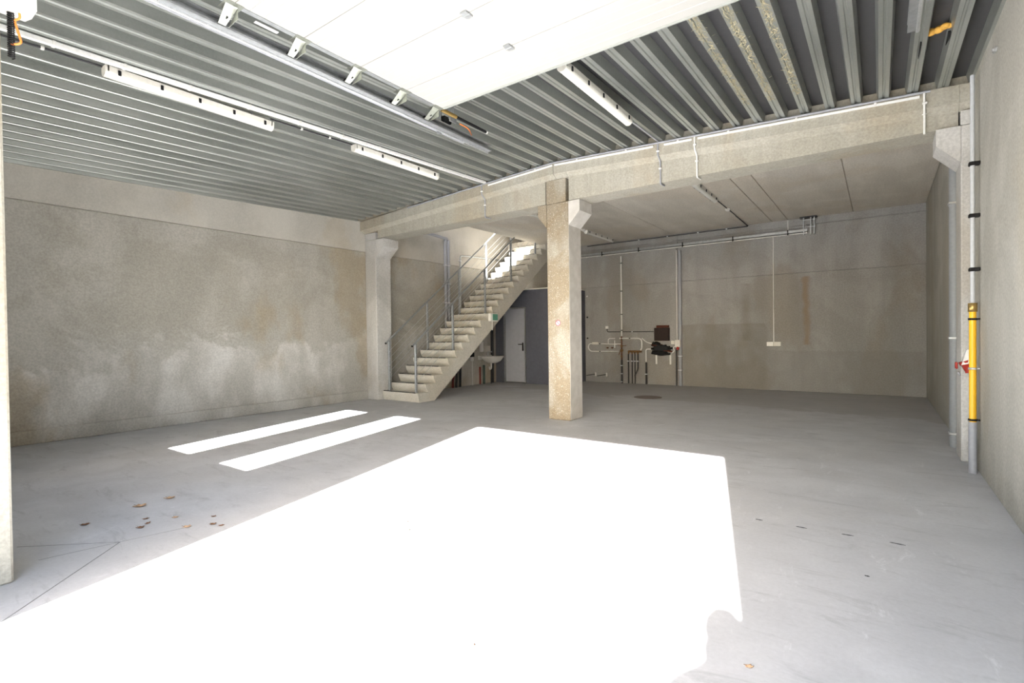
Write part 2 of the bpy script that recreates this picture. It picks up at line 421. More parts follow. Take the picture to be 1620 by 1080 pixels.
# facade of the upper storey above the main beam, with the window that lights the stair
ux0,ux1,uz0,uz1=-7.96,-6.3,4.55,6.75
mb=MB(); mb.box(XL,ux0,7.30,7.50,ZS+.21,7.2).box(ux0,ux1,7.30,7.50,ZS+.21,uz0).box(ux0,ux1,7.30,7.50,uz1,7.2).box(ux1,XR,7.30,7.50,ZS+.21,7.2)
ix=[(XL,zdeck(XL,7.1)),(XM,zdeck(XM,7.1)),(XR,zdeck(XR,7.1))]
mb.prism([(x,z+.02) for x,z in ix]+[(x,4.6) for x,z in ix[::-1]],'y',7.16,7.299)
struct(mb.build('wall_upper',M_beam))
struct(MB().box(XL-.2,XR+.2,7.3,YB+.2,7.2,7.4).build('ceiling',M_slab))
# pale inner wall of the upper storey beside the stairwell
struct(MB().box(-6.2,-6.0,7.5,YB,ZS+.215,7.19).build('wall_landing',M_wr))

# ------------------------------------------------------------ beams
def beam(name,xa,xb,ya,yb,label,notch):
    """T-beam: wide flange with a sloping underside, narrower web, level soffit"""
    mb=MB()
    def yy(x): return ya+(yb-ya)*(x-xa)/(xb-xa)
    zso=3.555
    def ring(x,zs_):
        y=yy(x); zt=min(zdeck(x,7.1)-.005,4.3); zf=zt-.19; zc=zf-.06
        return [(x,y,zs_),(x,y,zc),(x,y-.10,zf),(x,y-.10,zt),(x,y+.50,zt),(x,y+.50,zf),(x,y+.42,zc),(x,y+.42,zs_)]
    xs=[xa+(xb-xa)*i/8 for i in range(9)]
    r_=[ring(x,zso) for x in xs]; vs=[p for q in r_ for p in q]; fs=[]
    for i in range(8):
        for k in range(8): fs.append((i*8+k,i*8+(k+1)%8,(i+1)*8+(k+1)%8,(i+1)*8+k))
    fs.append(tuple(range(8))[::-1]); fs.append(tuple(64+k for k in range(8)))
    mb.add(vs,fs)
    # flange tails carried over the column heads
    for (x0,x1) in notch:
        a,b_=ring(x0,3.555),ring(x1,3.555)
        pa=[a[1],a[2],a[3],a[4],a[5],a[6]]; pb=[b_[1],b_[2],b_[3],b_[4],b_[5],b_[6]]
        mb.add(pa+pb,[tuple(range(6))[::-1],tuple(range(6,12))]+[(k,(k+1)%6,6+(k+1)%6,6+k) for k in range(6)])
    return tag(mb.build(name,M_beam),label,'beam','roof beams across the hall')
beam('concrete_beam',-8.86,-4.475,7.30,YC,'precast concrete beam from the left wall to the middle column',[(-9.355,-8.862),(-4.473,-4.262)])
beam('concrete_beam',-4.035,.685,YC,YC,'precast concrete beam from the middle column to the right wall',[(-4.258,-4.037),(.687,.785)])

# ------------------------------------------------------------ columns
def column(x0,x1,y0,d,corb_l,corb_r,mat,label,stub=(0,0),sill=0):
    t=thing('concrete_column',((x0+x1)/2,y0+d/2,0),label,'column','columns carrying the beams')
    sh=MB().bbox(x0,x1,y0,y0+d,0,3.55,.012); sh.build('shaft',mat,t)
    st=MB().bbox(x0+stub[0],x1-stub[1],y0+.002,y0+d-.03,3.551,zdeck((x0+x1)/2,7.1)-.26,.006); st.build('column_head',mat,t)
    for s,e in ((-1,corb_l),(1,corb_r)):
        if e:
            xb=x0 if s<0 else x1
            MB().prism([(xb+s*.001,3.16),(xb+s*e,3.37),(xb+s*e,3.545),(xb+s*.001,3.545)],'y',y0+.002,y0+d-.002).build('corbel',mat,t)
    return t
c2=column(-4.46,-4.045,YC,.42,.17,.20,M_col,'free-standing concrete column in mid hall with ochre speckled face',stub=(.0,.05))
c1=column(-9.355,-8.99,7.34,.42,0,.26,M_colg,'pale grey concrete column at the left wall beside the stair foot',stub=(0,.0))
c3=column(.70,.785,7.13,.42,.20,0,M_colg,'shallow concrete column at the right wall behind the yellow pipe')
c0=column(-4.50,-4.075,.24,.43,0,0,M_beam,'near concrete column at the left edge of the door opening')

# no-smoking disc on the middle column
sg=thing('prohibition_sign',(-4.26,YC-.002,1.59),'small round faded prohibition sticker on the middle column','sign')
R90=Matrix.Rotation(math.radians(90),4,'X')
MB().lathe([(0.001,0),(.050,0),(.050,.002),(.001,.002)],(-4.26,YC-.001,1.59),28,R90).build('sign_face',M_paper,sg)
ring_=MB()
for k in range(28):
    a=2*math.pi*k/28; b_=2*math.pi*(k+1)/28
    ring_.add([(-4.26+r*math.cos(q),YC-.0035,1.59+r*math.sin(q)) for q in (a,b_) for r in (.040,.0505)],[(0,1,3,2)])
d_=.004; v=Vector((1,0,-1)).normalized()*.041; w=Vector((1,0,1)).normalized()*.0045; c=Vector((-4.26,YC-.0036,1.59))
ring_.add([c+v+w,c+v-w,c-v-w,c-v+w],[(0,1,2,3)])
ring_.build('prohibition_ring',M_signred,sg)

# ------------------------------------------------------------ stair
SX0,SX1=-8.985,-7.86; Y0,Z0,RUN,RISE,NS=7.47,.195,.2313,.175,23
def zst(y): return Z0+RISE/RUN*(y-Y0)
st=thing('concrete_staircase',((SX0+SX1)/2,Y0,0),'straight precast concrete stair with scooped risers beside the left wall','staircase')
prof=[(Y0+.035,0),(Y0,Z0-.02),(Y0,Z0)]
for k in range(1,NS+1):
    yn=Y0+RUN*k; zt=Z0+RISE*(k-1)
    hh=RISE if k<NS else ZS+.21-.0-(Z0+RISE*(NS-1))
    prof.append((yn+.075,zt))
    for a in (.18,.36,.54,.72,.88): prof.append((yn+.075*(1-a)**1.9,zt+hh*a*.98))
    prof.append((yn,zt+hh*.97)); prof.append((yn,zt+hh))
top=prof[-1]
prof.append((12.795,top[1])); prof.append((12.795,.7566*(12.795-7.96)-.0)); prof.append((7.96,0))
MB().prism(prof,'x',SX0,SX1).build('stair_flight',M_stair,st)
for k in range(NS):
    yn=Y0+RUN*k; zt=Z0+RISE*k
    MB().box(SX0+.03,SX1-.10,yn-.003,yn+.034,zt+.0,zt+.014).build('nosing_strip',M_dark,st)
# railings
def railing(xr,ys,label,xside):
    t=thing('stair_railing',(xr,ys[0],zst(ys[0])),label,'railing','railings of the stair')
    for y in ys:
        k=int((y-Y0)/RUN); zb=Z0+RISE*k
        po=MB().bbox(xr-.02,xr+.02,y-.025,y+.025,zb,zst(y)+1.01,.004).build('post',M_rail,t)
        for j in range(5): MB().lathe([(.001,0),(.008,0),(.008,.006),(.001,.006)],(xr+.021,y,zst(y)+.16+.155*j),8,Matrix.Rotation(math.radians(90),4,'Y')).build('cable_clamp',M_steel_l,po)
    ya,yb=ys[0]-.09,ys[-1]+.35
    zz=lambda y: zst(y)+1.03
    MB().tube([(xr,ya,zz(ya)),(xr,yb,zz(yb))],.021,12).build('handrail',M_rail,t)
    MB().tube([(xr,ya-.012,zz(ya)-.009),(xr,ya,zz(ya))],.022,12).build('end_cap',M_dark,t)
    for j in range(5):
        h=.16+.155*j
        MB().tube([(xr,ys[0]-.02,zst(ys[0]-.02)+h),(xr,yb,zst(yb)+h)],.0035,6).build('cable',M_steel_l,t)
    return t
railing(-7.97,[7.52,8.69,9.89,11.0,12.2],'near galvanised cable railing on the open side of the stair',1)
railing(-8.90,[7.60,8.80,9.97,11.12,12.3],'far galvanised cable railing on the wall side of the stair',-1)
# cable-box on the stair side
jb=thing('distribution_box',(SX1+.03,9.98,1.75),'white box with green window on the side of the stair','electrical box')
MB().bbox(SX1+.001,SX1+.09,9.86,10.15,1.75,1.95,.008).build('housing',M_white,jb)
MB().bbox(SX1+.0905,SX1+.10,9.93,10.13,1.775,1.93,.003).build('window_flap',M_green,jb)
MB().tube([(SX1+.03,9.99,1.75),(SX1+.03,9.99,1.53)],.012,8).build('cable_tube',M_white,jb)

# ------------------------------------------------------------ storage box behind the stair with its door
PY=12.10; PX=-7.10; PH=2.69
mb=MB(); dx0,dx1,dz=-9.0,-8.30,2.17
mb.box(XL,dx0-.05,PY,PY+.1,0,PH).box(dx1+.05,PX,PY,PY+.1,0,PH).box(dx0-.05,dx1+.05,PY,PY+.1,dz+.04,PH)
mb.box(PX-.1,PX,PY+.1,YB,0,PH).box(XL,PX-.1,PY+.1,YB,PH-.12,PH)
struct(mb.build('wall_partition',M_partition))
struct(MB().bbox(XL,PX+.02,PY-.015,YB,PH+.001,PH+.035,.004).build('trim_1',M_cream))
dr=bpy.data.objects.new('door_1',None); COL.objects.link(dr); dr.location=((dx0+dx1)/2,PY,0); struct(dr)
MB().bbox(dx0,dx1,PY+.02,PY+.06,.03,dz,.004).build('door_leaf',M_doorp,dr)
f=MB(); f.box(dx0-.05,dx0-.002,PY-.012,PY+.1,0,dz+.04).box(dx1+.002,dx1+.05,PY-.012,PY+.1,0,dz+.04).box(dx0-.002,dx1+.002,PY-.012,PY+.1,dz+.002,dz+.04)
f.build('door_frame',M_steel,dr)
hd=MB().bbox(-8.40,-8.355,PY-.0,PY+.019,.94,1.18,.004); hd=hd.build('handle_plate',M_dark,dr)
MB().tube([(-8.378,PY+.0,1.13),(-8.378,PY-.05,1.13),(-8.50,PY-.055,1.13)],.011,8).build('lever',M_dark,hd)

# ------------------------------------------------------------ sectional overhead door, parked open
DZ=3.65; DX0,DX1=-3.50,.10
sdm=thing('sectional_door',((DX0+DX1)/2,2.0,DZ),'white sectional overhead door parked open under the ceiling','door'); sdm['kind']='thing'
seams=[.17,.70,1.205,1.71,2.215,2.73,3.235,3.705]
for i in range(len(seams)-1):
    a,b_=seams[i]+.002,seams[i+1]-.002
    pr=[(a,DZ+.04),(a,DZ+.001),(a+.002,DZ)]
    for q in range(1,5):
        y=a+(b_-a)*q/5; pr+=[(y-.005,DZ),(y,DZ+.0025),(y+.005,DZ)]
    pr+=[(b_-.002,DZ),(b_,DZ+.001),(b_,DZ+.04)]
    MB().prism(pr,'x',DX0,DX1).build('door_section',M_panel,sdm)
MB().bbox(DX0,DX1,3.706,3.735,DZ-.004,DZ+.045,.006).build('bottom_seal',M_rubber,sdm)
MB().box(DX0-.045,DX0-.002,.17,3.72,DZ-.002,DZ+.038).build('end_stile',M_steel,sdm)
for y in seams[1:-1]:
    for x in (-2.335,-1.15):
        m_=MB().bbox(x-.028,x+.028,y-.04,y-.003,DZ-.012,DZ,.002).bbox(x-.028,x+.028,y+.003,y+.04,DZ-.012,DZ,.002)
        m_.tube([(x-.033,y,DZ-.010),(x+.033,y,DZ-.010)],.006,8)
        m_.build('hinge',M_steel,sdm)
MB().box(-3.585,-3.552,1.88,2.05,DZ-.015,DZ-.012).build('type_label',M_paper,sdm)
for y in seams[2:]:
    # angled roller carrier with its roller running in the track
    yb_=y if y<3.6 else 3.66
    m_=MB()
    m_.hexa([(-3.53,yb_-.045,DZ-.004),(-3.53,yb_+.035,DZ-.004),(-3.665,yb_+.015,DZ-.085),(-3.665,yb_-.035,DZ-.085),
             (-3.53,yb_-.045,DZ+.0),(-3.53,yb_+.035,DZ+.0),(-3.665,yb_+.015,DZ-.080),(-3.665,yb_-.035,DZ-.080)])
    m_.prism([(-3.535,DZ-.003),(-3.535,DZ-.075),(-3.665,DZ-.085)],'y',yb_+.035,yb_+.039)
    m_.box(-3.61,-3.49,yb_-.06,yb_+.06,DZ-.004,DZ-.001)
    rb_=m_.build('roller_bracket',M_brk,sdm)
    rot=Matrix.Rotation(math.radians(90),4,'Y')
    MB().lathe([(.001,-.012),(.018,-.012),(.021,0),(.018,.012),(.001,.012)],(-3.70,yb_,DZ-.055),14,rot).tube([(-3.70,yb_,DZ-.055),(-3.60,yb_,DZ-.055)],.005,6).build('roller',M_dark,rb_)
def track(name,x,s,yend,label):
    t=thing(name,(x,YI,0),label,'track','guide tracks of the overhead door')
    zc=DZ-.055
    p=[(0,-.032),(.052,-.032),(.052,-.022),(.055,-.022),(.055,-.035),(-.003,-.035),(-.003,.035),(.055,.035),(.055,.022),(.052,.022),(.052,.032),(0,.032)]
    pts=[(x-s*.03+s*a,zc+b_) for a,b_ in p]
    MB().prism(pts,'y',.45,yend).build('rail',M_steel,t)
    # rounded lower lip that catches the light
    MB().tube([(x-s*.035,.45,zc-.040),(x-s*.035,yend,zc-.040)],.012,10).build('rail_lip',M_steel_l,t)
    MB().box(x-s*.09-.025,x-s*.09+.025,.45,yend-.35,zc-.02,zc-.017).build('angle_flange',M_grey,t)
    for y in ((1.05,3.95) if s>0 else (1.05,2.6)):
        m_=MB(); xx=x-s*.06
        m_.box(xx-.002,xx+.002,y-.02,y+.02,zc-.06,zdeck(xx,y)-.002).box(xx-.03,xx+.03,y-.02,y-.017,zc-.06,zdeck(xx,y)-.002)
        m_.build('hanger',M_steel,t)
    # vertical leg beside the opening
    jx=-3.47 if s>0 else .30
    MB().box(jx-.03,jx+.03,YI+.004,YI+.04,0,3.2).build('upright_rail',M_steel,t)
    return t
track('door_track',-3.70,1,4.72,'galvanised guide track along the left edge of the raised door')
track('door_track',.195,-1,4.72,'galvanised guide track at the upper right, its end showing beyond the door')
sb=thing('spring_bumper',(-3.60,4.1,3.66),'black rod bumper with tan sleeve beyond the corner of the raised door','door fitting')
MB().tube([(-3.60,4.02,3.70),(-3.60,4.52,3.70)],.016,10).build('rod',M_dark,sb)
MB().tube([(-3.60,3.80,3.70),(-3.60,4.02,3.70)],.021,10).build('sleeve',M_brass,sb)
MB().lathe([(.001,0),(.018,0),(.018,.02),(.001,.02)],(-3.60,4.52,3.70),12,Matrix.Rotation(math.radians(-90),4,'X')).build('tip',M_white,sb)
m_=MB().box(-3.66,-3.645,3.98,4.08,3.66,3.72).box(-3.69,-3.645,4.0,4.04,3.70,zdeck(-3.67,4)); m_.build('mount',M_steel_l,sb)
o=MB().bbox(-3.76,-3.69,3.94,4.06,3.655,3.72,.01).build('switch_block',M_dark); tag(o,'small dark plastic block on the track beside the tan sleeve','switch')
o=MB().tube(bent([(-3.67,4.16,3.69),(-3.67,4.30,3.69),(-3.76,4.48,3.66)],.12),.006,8).build('orange_cable',M_orange); tag(o,'short orange cable hanging between black rod and left track','cable')

# white operator housing, coiled cable and orange cable at the top-left edge
o=MB().bbox(-4.08,-3.90,.46,.80,3.27,3.52,.03).build('operator_housing',M_white); tag(o,'white plastic door operator housing at the top left corner','door operator')
pts=[]
for i in range(340):
    a=i*.62; pts.append((-4.0+.014*math.cos(a),.70+.014*math.sin(a),3.42-i*.0012))
o=MB().tube(pts,.0035,6).build('coiled_cable',M_dark); tag(o,'black coiled spiral cable hanging beside the near column','cable')
o=MB().tube(bent([(-3.97,.72,3.40),(-3.97,.735,3.24),(-4.00,.715,3.235),(-3.97,.74,3.10),(-4.0,.70,3.09)],.04),.006,8).build('orange_cable',M_orange); tag(o,'orange cable looped beside the black coiled cable at upper left','cable')

# ------------------------------------------------------------ strip lights
def strip_light(x,y0,y1,z,label,group,rear=False):
    t=thing('strip_light',(x,(y0+y1)/2,z),label,'ceiling light',group)
    w=.052; h=.095; n=10
    body=[(x-w,z+.045),(x-w,z+h),(x+w,z+h),(x+w,z+.045)]
    MB().prism(body,'y',y0,y1).build('housing',M_cream,t)
    dome=[(x+w*.98*math.cos(a),z+.045-.045*math.sin(a)) for a in [math.pi*i/n for i in range(n+1)]]
    df=MB().prism(dome,'y',y0+.01,y1-.01).build('diffuser',M_lens,t)
    for y in (y0,y1):
        s=-1 if y==y0 else 1
        MB().prism([(x+w*math.cos(a),z+.045-.045*math.sin(a)) for a in [math.pi*i/n for i in range(n+1)]]+[(x-w,z+h),(x+w,z+h)],'y',y-s*.012,y+s*.018).build('end_cap',M_cream,t)
    for i in range(5):
        y=y0+.09+(y1-y0-.18)*i/4
        for sgn in (1,-1): MB().bbox(x+sgn*(w+.006)-.006,x+sgn*(w+.006)+.006,y-.012,y+.012,z+.028,z+.075,.003).build('clip',M_dark,df)
    # suspension screws up to the deck
    top=ZS if rear else None
    if not rear:
        for yq in (y0+.21,y1-.21): MB().box(x-.01,x+.01,yq-.01,yq+.01,z+h,zdeck(x,yq)-.001).build('fixing',M_steel,t)
    return t
FL='fluorescent fittings under the steel deck'
strip_light(-5.77,1.64,3.20,3.825,'long strip light near the left edge under the steel deck',FL)
strip_light(-5.77,4.38,5.95,3.915,'strip light farther back on the left, towards the beam',FL)
strip_light(-2.44,4.25,5.80,3.90,'strip light right of the raised white door panel',FL)
RL='strip lights under the rear slab'
strip_light(-2.60,8.82,10.40,3.935,'strip light under the rear slab right of the middle column',RL,True)
strip_light(-6.0,11.55,13.10,3.935,'strip light under the rear slab just right of the middle column top',RL,True)
strip_light(-6.0,8.80,10.30,3.935,'strip light under the rear slab partly hidden left of the middle column head',RL,True)

# ------------------------------------------------------------ conduits under the steel deck
def ztr(y): return zdeck(-5.65,y)
o=thing('cable_trunking',(-5.65,.3,ztr(.3)),'long white cable trunking running under the left half of the deck','trunking')
ya,yb=.25,7.05
MB().hexa([(-5.672,ya,ztr(ya)-.036),(-5.628,ya,ztr(ya)-.036),(-5.628,yb,ztr(yb)-.036),(-5.672,yb,ztr(yb)-.036),
           (-5.672,ya,ztr(ya)-.001),(-5.628,ya,ztr(ya)-.001),(-5.628,yb,ztr(yb)-.001),(-5.672,yb,ztr(yb)-.001)]).build('trunking_body',M_whitep,o)
for y in [.75,1.25,1.75,2.3,2.9,3.5,4.1,4.7,5.3,5.95,6.5]: MB().bbox(-5.682,-5.618,y-.012,y+.012,ztr(y)-.040,ztr(y)+.002,.003).build('clip',M_white,o)
for (ya,yb,lab) in ((.25,1.62,'dark conduit running from the near column to the long strip light'),(3.22,4.36,'thin dark conduit between the two left strip lights')):
    z_=lambda y: zdeck(-5.80,y)-.012
    o=thing('conduit',(-5.80,ya,z_(ya)),lab,'conduit')
    MB().tube([(-5.80,ya,z_(ya)),(-5.80,yb,z_(yb))],.009,8).build('tube',M_darkg,o)
    for i in range(2):
        y=ya+(yb-ya)*(.35+.35*i); MB().bbox(-5.815,-5.785,y-.012,y+.012,z_(y)-.013,z_(y)+.013,.003).build('clip',M_white,o)
z_=lambda x: zdeck(x,7.0)
o=MB().tube([(-2.44,5.83,3.985),(-2.50,7.0,zdeck(-2.5,7.0)-.02)],.009,8).build('conduit',M_grey); tag(o,'short grey conduit from the right strip light to the beam','conduit')

# grey conduit and white trunking along the top flange of the beams
def yfl(x): return (7.30+(YC-7.30)*(x+8.86)/(4.385) if x<XM else YC)-.10
XS=[-7.75,-6.5,-5.3,XM,-3,-1.5,0,.45]
o=MB().tube([(x,yfl(x)-.016,zdeck(x,7.1)-.022) for x in XS],.014,8).build('conduit',M_grey); tag(o,'grey conduit along the top edge of the roof beams','conduit')
for a,b_,lab in ((-5.62,XM-.02,'from the ceiling trunking to the ridge'),(XM+.02,-2.60,'from the ridge to the first drop tube'),(-2.44,-2.06,'short piece between the two drop tubes'),(-1.98,.36,'from the second drop tube to the right wall')):
    m_=MB(); pa=(a,yfl(a),zdeck(a,7.1)-.062); pb=(b_,yfl(b_),zdeck(b_,7.1)-.062)
    m_.hexa([(pa[0],pa[1]-.018,pa[2]-.012),(pb[0],pb[1]-.018,pb[2]-.012),(pb[0],pb[1]-.001,pb[2]-.012),(pa[0],pa[1]-.001,pa[2]-.012),
             (pa[0],pa[1]-.018,pa[2]+.012),(pb[0],pb[1]-.018,pb[2]+.012),(pb[0],pb[1]-.001,pb[2]+.012),(pa[0],pa[1]-.001,pa[2]+.012)])
    o=m_.build('mini_trunking',M_whitep); tag(o,'white mini trunking on the beam, '+lab,'trunking','white trunking along the beams')
    n=max(1,int((b_-a)/.6))
    for i in range(n):
        x=a+(b_-a)*(i+.5)/n; z=zdeck(x,7.1)-.062
        MB().bbox(x-.012,x+.012,yfl(x)-.022,yfl(x)-.0005,z-.014,z+.028,.003).build('clip',M_white,o)
def drop(x,mat,label,end):
    y=yfl(x); zt=zdeck(x,7.1)
    pts=[(x,y-.014,zt-.03),(x,y-.014,zt-.20),(x+.005,y+.071,zt-.26),(x+.005,y+.071,3.53)]
    if end: pts+=[(x+.005,y+.24,3.54)]
    o=thing('drop_tube',(x,y,3.53),label,'conduit','tubes dropping down the beam face')
    MB().tube(bent(pts,.03),.011,8).build('tube',mat,o)
    for z in (zt-.14,3.75): MB().bbox(x-.017,x+.024,y-.03 if z>3.8 else y+.055,y-.001 if z>3.8 else y+.084,z-.01,z+.01,.003).build('clip',M_white,o)
drop(-5.77,M_grey,'grey tube dropping down the beam left of the middle column',True)
drop(-2.53,M_grey,'grey tube dropping down the beam, first right of the middle column',True)
drop(-2.02,M_white,'white tube dropping down the beam, second right of the middle column',True)
drop(.40,M_white,'white tube dropping down the beam near the right wall',False)

# ------------------------------------------------------------ rear bay services
def tube_thing(name,pts,r,mat,label,cat='pipe',group=None,bend=.05,clips=(),cm=None,cr=1.6,seg=10):
    t=thing(name,pts[0],label,cat,group)
    MB().tube(bent(pts,bend),r,seg).build('tube',mat,t)
    for c in clips:
        c=Vector(c); MB().bbox(c.x-r*cr,c.x+r*cr,c.y-r*cr,c.y+r*cr,c.z-.012,c.z+.012,.003).build('clip',cm or M_steel_l,t)
    return t
YW=YB
tube_thing('conduit',[(-7.0,YW-.02,3.995),(-2.60,YW-.02,3.995),(-2.60,12.2,4.01)],.012,M_darkg,'dark conduit along the top of the back wall under the slab','conduit',clips=[(-5.4,YW-.02,3.995),(-4.6,YW-.02,3.995),(-3.8,YW-.02,3.995),(-3.1,YW-.02,3.995)])
for y0_,y1_,lab in ((10.45,11.40,'dark conduit on the slab between strip light and sensor'),(11.52,12.15,'dark conduit on the slab behind the sensor')):
    tube_thing('conduit',[(-2.60,y0_,4.018),(-2.60,y1_,4.018)],.010,M_darkg,lab,'conduit')
for x,y,lab in ((-2.60,11.46,'white ceiling sensor under the rear slab between two conduits'),(-6.0,11.40,'white ceiling sensor at the end of the strip light beside the middle column'),(-6.0,8.70,'white ceiling sensor left of the middle column head')):
    t=thing('ceiling_sensor',(x,y,3.96),lab,'sensor','ceiling sensors of the rear bay')
    MB().lathe([(.05,0),(.05,-.03),(.035,-.055),(.001,-.065)][::-1],(x,y,ZS),16).build('sensor_head',M_white,t)
    MB().bbox(x-.025,x+.025,y-.085,y-.055,ZS-.05,ZS-.001,.004).build('sensor_eye',M_cream,t)
# cable tray
tr=thing('cable_tray',(-4.3,YW,3.70),'long galvanised cable tray along the back wall','cable tray')
MB().box(-7.6,-1.33,YW-.17,YW-.03,3.69,3.693).box(-7.6,-1.33,YW-.172,YW-.169,3.69,3.745).box(-7.6,-1.33,YW-.033,YW-.03,3.69,3.745).build('tray',M_steel,tr)
MB().box(-7.6,-1.33,YW-.160,YW-.115,3.694,3.715).box(-7.6,-1.33,YW-.105,YW-.085,3.694,3.708).build('cable_bundle',M_darkg,tr)
for x in (-6.45,-5.35,-4.15,-2.92,-1.72): MB().box(x-.012,x+.012,YW-.19,YW-.001,3.665,3.689).box(x-.012,x+.012,YW-.192,YW-.178,3.64,3.76).build('bracket',M_dark,tr)
MB().tube([(-7.6,YW-.15,3.655),(-1.33,YW-.15,3.655)],.011,8).build('hanging_tube',M_white,tr)
ri=thing('cable_riser',(-1.25,YW,3.6),'ladder-like cable riser at the end of the tray up to the slab','cable tray')
for x in (-1.40,-1.26,-1.19): MB().box(x-.012,x+.012,YW-.16,YW-.10,3.62,ZS-.002).build('riser_bar',M_steel,ri)
MB().box(-1.41,-1.17,YW-.165,YW-.16,3.78,3.79).box(-1.41,-1.17,YW-.165,YW-.16,3.94,3.95).build('cross_bar',M_steel_l,ri)
MB().box(-1.48,-1.14,YW-.17,YW-.02,ZS-.03,ZS-.001).build('head_plate',M_darkg,ri)
# vertical drops on the back wall
tube_thing('riser_pipe',[(-5.93,YW-.03,3.60),(-5.93,YW-.03,1.33)],.020,M_white,'white vertical pipe left of the brown panel on the back wall','pipe',clips=[(-5.93,YW-.03,3.4),(-5.93,YW-.03,2.61),(-5.93,YW-.03,1.95),(-5.93,YW-.03,1.5)],cm=M_darkg,cr=1.3)
tube_thing('conduit',[(-4.36,YW-.03,3.60),(-4.36,YW-.03,1.15)],.012,M_white,'thin white vertical conduit beside the grey wall pipe','conduit')
tube_thing('downpipe',[(-4.27,YW-.05,3.58),(-4.27,YW-.05,0)],.045,M_grey,'thick grey vertical pipe on the back wall beside the small red valve','pipe',clips=[(-4.27,YW-.05,.42),(-4.27,YW-.05,.79)],cr=1.1)
tube_thing('conduit',[(-4.38,YW-.03,1.0),(-4.38,YW-.03,0)],.022,M_darkg,'dark conduit rising from the floor left of the grey wall pipe','conduit')
t=thing('switch_box',(-4.30,YW,1.0),'small cream box with red inlet at the thick grey wall pipe','electrical box')
MB().bbox(-4.38,-4.24,YW-.16,YW-.096,1.03,1.22,.006).build('housing',M_cream,t)
MB().tube([(-4.31,YW-.13,1.03),(-4.31,YW-.15,.96)],.035,12).build('socket_inlet',M_red,t)
tube_thing('conduit',[(-2.05,YW-.02,3.66),(-2.05,YW-.02,1.16)],.010,M_white,'thin white conduit down the back wall to the double socket','conduit')
o=thing('wall_socket',(-2.05,YW,1.05),'white double socket on the back wall below a thin conduit','socket')
MB().bbox(-2.20,-2.055,YW-.045,YW-.001,1.06,1.16,.006).build('socket_box',M_white,o); MB().bbox(-2.05,-1.90,YW-.045,YW-.001,1.06,1.16,.006).build('socket_box',M_cream,o)
tube_thing('conduit',[(-1.735,YW-.015,4.02),(-1.735,YW-.015,3.76)],.008,M_white,'short white conduit from slab joint to the tray','conduit')
MBp=MB().box(-4.45,-4.15,YW-.004,YW-.0005,3.6,4.02)
# brown consumer board
bp=thing('meter_board',(-4.76,YW,1.2),'dark brown square board with red-brown top on the back wall','board')
MB().bbox(-4.96,-4.56,YW-.10,YW-.002,1.20,1.545,.006).build('board',M_brown,bp)
MB().bbox(-4.91,-4.57,YW-.07,YW-.03,1.548,1.615,.004).build('top_rail',M_brownr,bp)
# tangle of black cables and insulated valves below it
cb=thing('cable_tangle',(-4.78,YW,.95),'black bundle of wrapped cables below the brown board','cables')
rnd=random.Random(5)
for i in range(22):
    z=1.15-.0145*i; x0_=-5.05+rnd.uniform(0,.10); x1_=-4.52-rnd.uniform(-.05,.14)
    if i<6: x1_-=.22-.03*i
    pts=[(x0_,YW-.05-rnd.uniform(0,.06),z),( (x0_*2+x1_)/3,YW-.10-rnd.uniform(0,.05),z-rnd.uniform(-.02,.03)),((x0_+2*x1_)/3,YW-.10-rnd.uniform(0,.05),z-rnd.uniform(-.01,.05)),(x1_,YW-.05,z-rnd.uniform(0,.06))]
    MB().tube(bent(pts,.08),rnd.uniform(.018,.028),8).build('cable',M_dark if i%9!=4 else M_brownr,cb)
MB().bbox(-4.95,-4.58,YW-.15,YW-.11,.94,1.06,.01).build('wrapping',M_dark,cb)
for x in (-4.93,-4.545): 
    o=MB().bbox(x-.02,x+.02,YW-.035,YW-.001,.56,.86,.004).build('mounting_rail',M_white); tag(o,'short white mounting rail below the %s end of the black cable bundle'%('left' if x<-4.7 else 'right'),'rail')
o=MB().bbox(-4.52,-4.42,YW-.05,YW-.001,1.10,1.20,.006).build('junction_box',M_cream); tag(o,'small square grey-white junction box right of the brown board','electrical box')
tube_thing('cable_loop',[(-4.56,YW-.05,.93),(-4.50,YW-.06,.86),(-4.42,YW-.06,.93),(-4.46,YW-.06,1.02),(-4.40,YW-.05,1.05),(-4.34,YW-.05,.98)],.010,M_white,'white looped cable between black bundle and thick grey pipe','cable',bend=.05)
tube_thing('conduit',[(-6.385,YW-.02,1.62),(-6.385,YW-.02,1.46),(-5.0,YW-.02,1.45)],.011,M_darkg,'dark horizontal conduit from the small white box to the brown board','conduit',clips=[(-5.62,YW-.02,1.455)])
o=MB().bbox(-6.43,-6.34,YW-.04,YW-.001,1.55,1.63,.006).build('junction_box',M_white); tag(o,'small white junction box at the left end of the dark conduit','electrical box')
# plumbing group
pg='water pipes at the manifold'
tube_thing('water_pipe',[(-5.99,YW-.05,1.27),(-5.33,YW-.05,1.27),(-5.33,YW-.05,1.0),(-5.37,YW-.05,.93)],.020,M_white,'white water pipe bending down to the brass manifold','pipe',bend=.14,clips=[(-5.68,YW-.05,1.27)],cm=M_dark,cr=1.25)
tube_thing('water_pipe',[(-5.33,YW-.04,1.27),(-5.2,YW-.04,1.16),(-5.05,YW-.04,1.12),(-4.95,YW-.05,1.12)],.013,M_white,'thin white pipe running from the water pipe to the black bundle','pipe',bend=.08)
tube_thing('water_pipe',[(-5.95,YW-.05,1.105),(-6.95,YW-.05,1.12),(-6.99,YW-.05,.99),(-6.90,YW-.05,.895),(-6.0,YW-.05,.895)],.016,M_white,'white pipe loop with round left end on the back wall','pipe',bend=.14,clips=[(-6.6,YW-.05,1.115),(-6.6,YW-.05,.895)],cm=M_dark,cr=1.3)
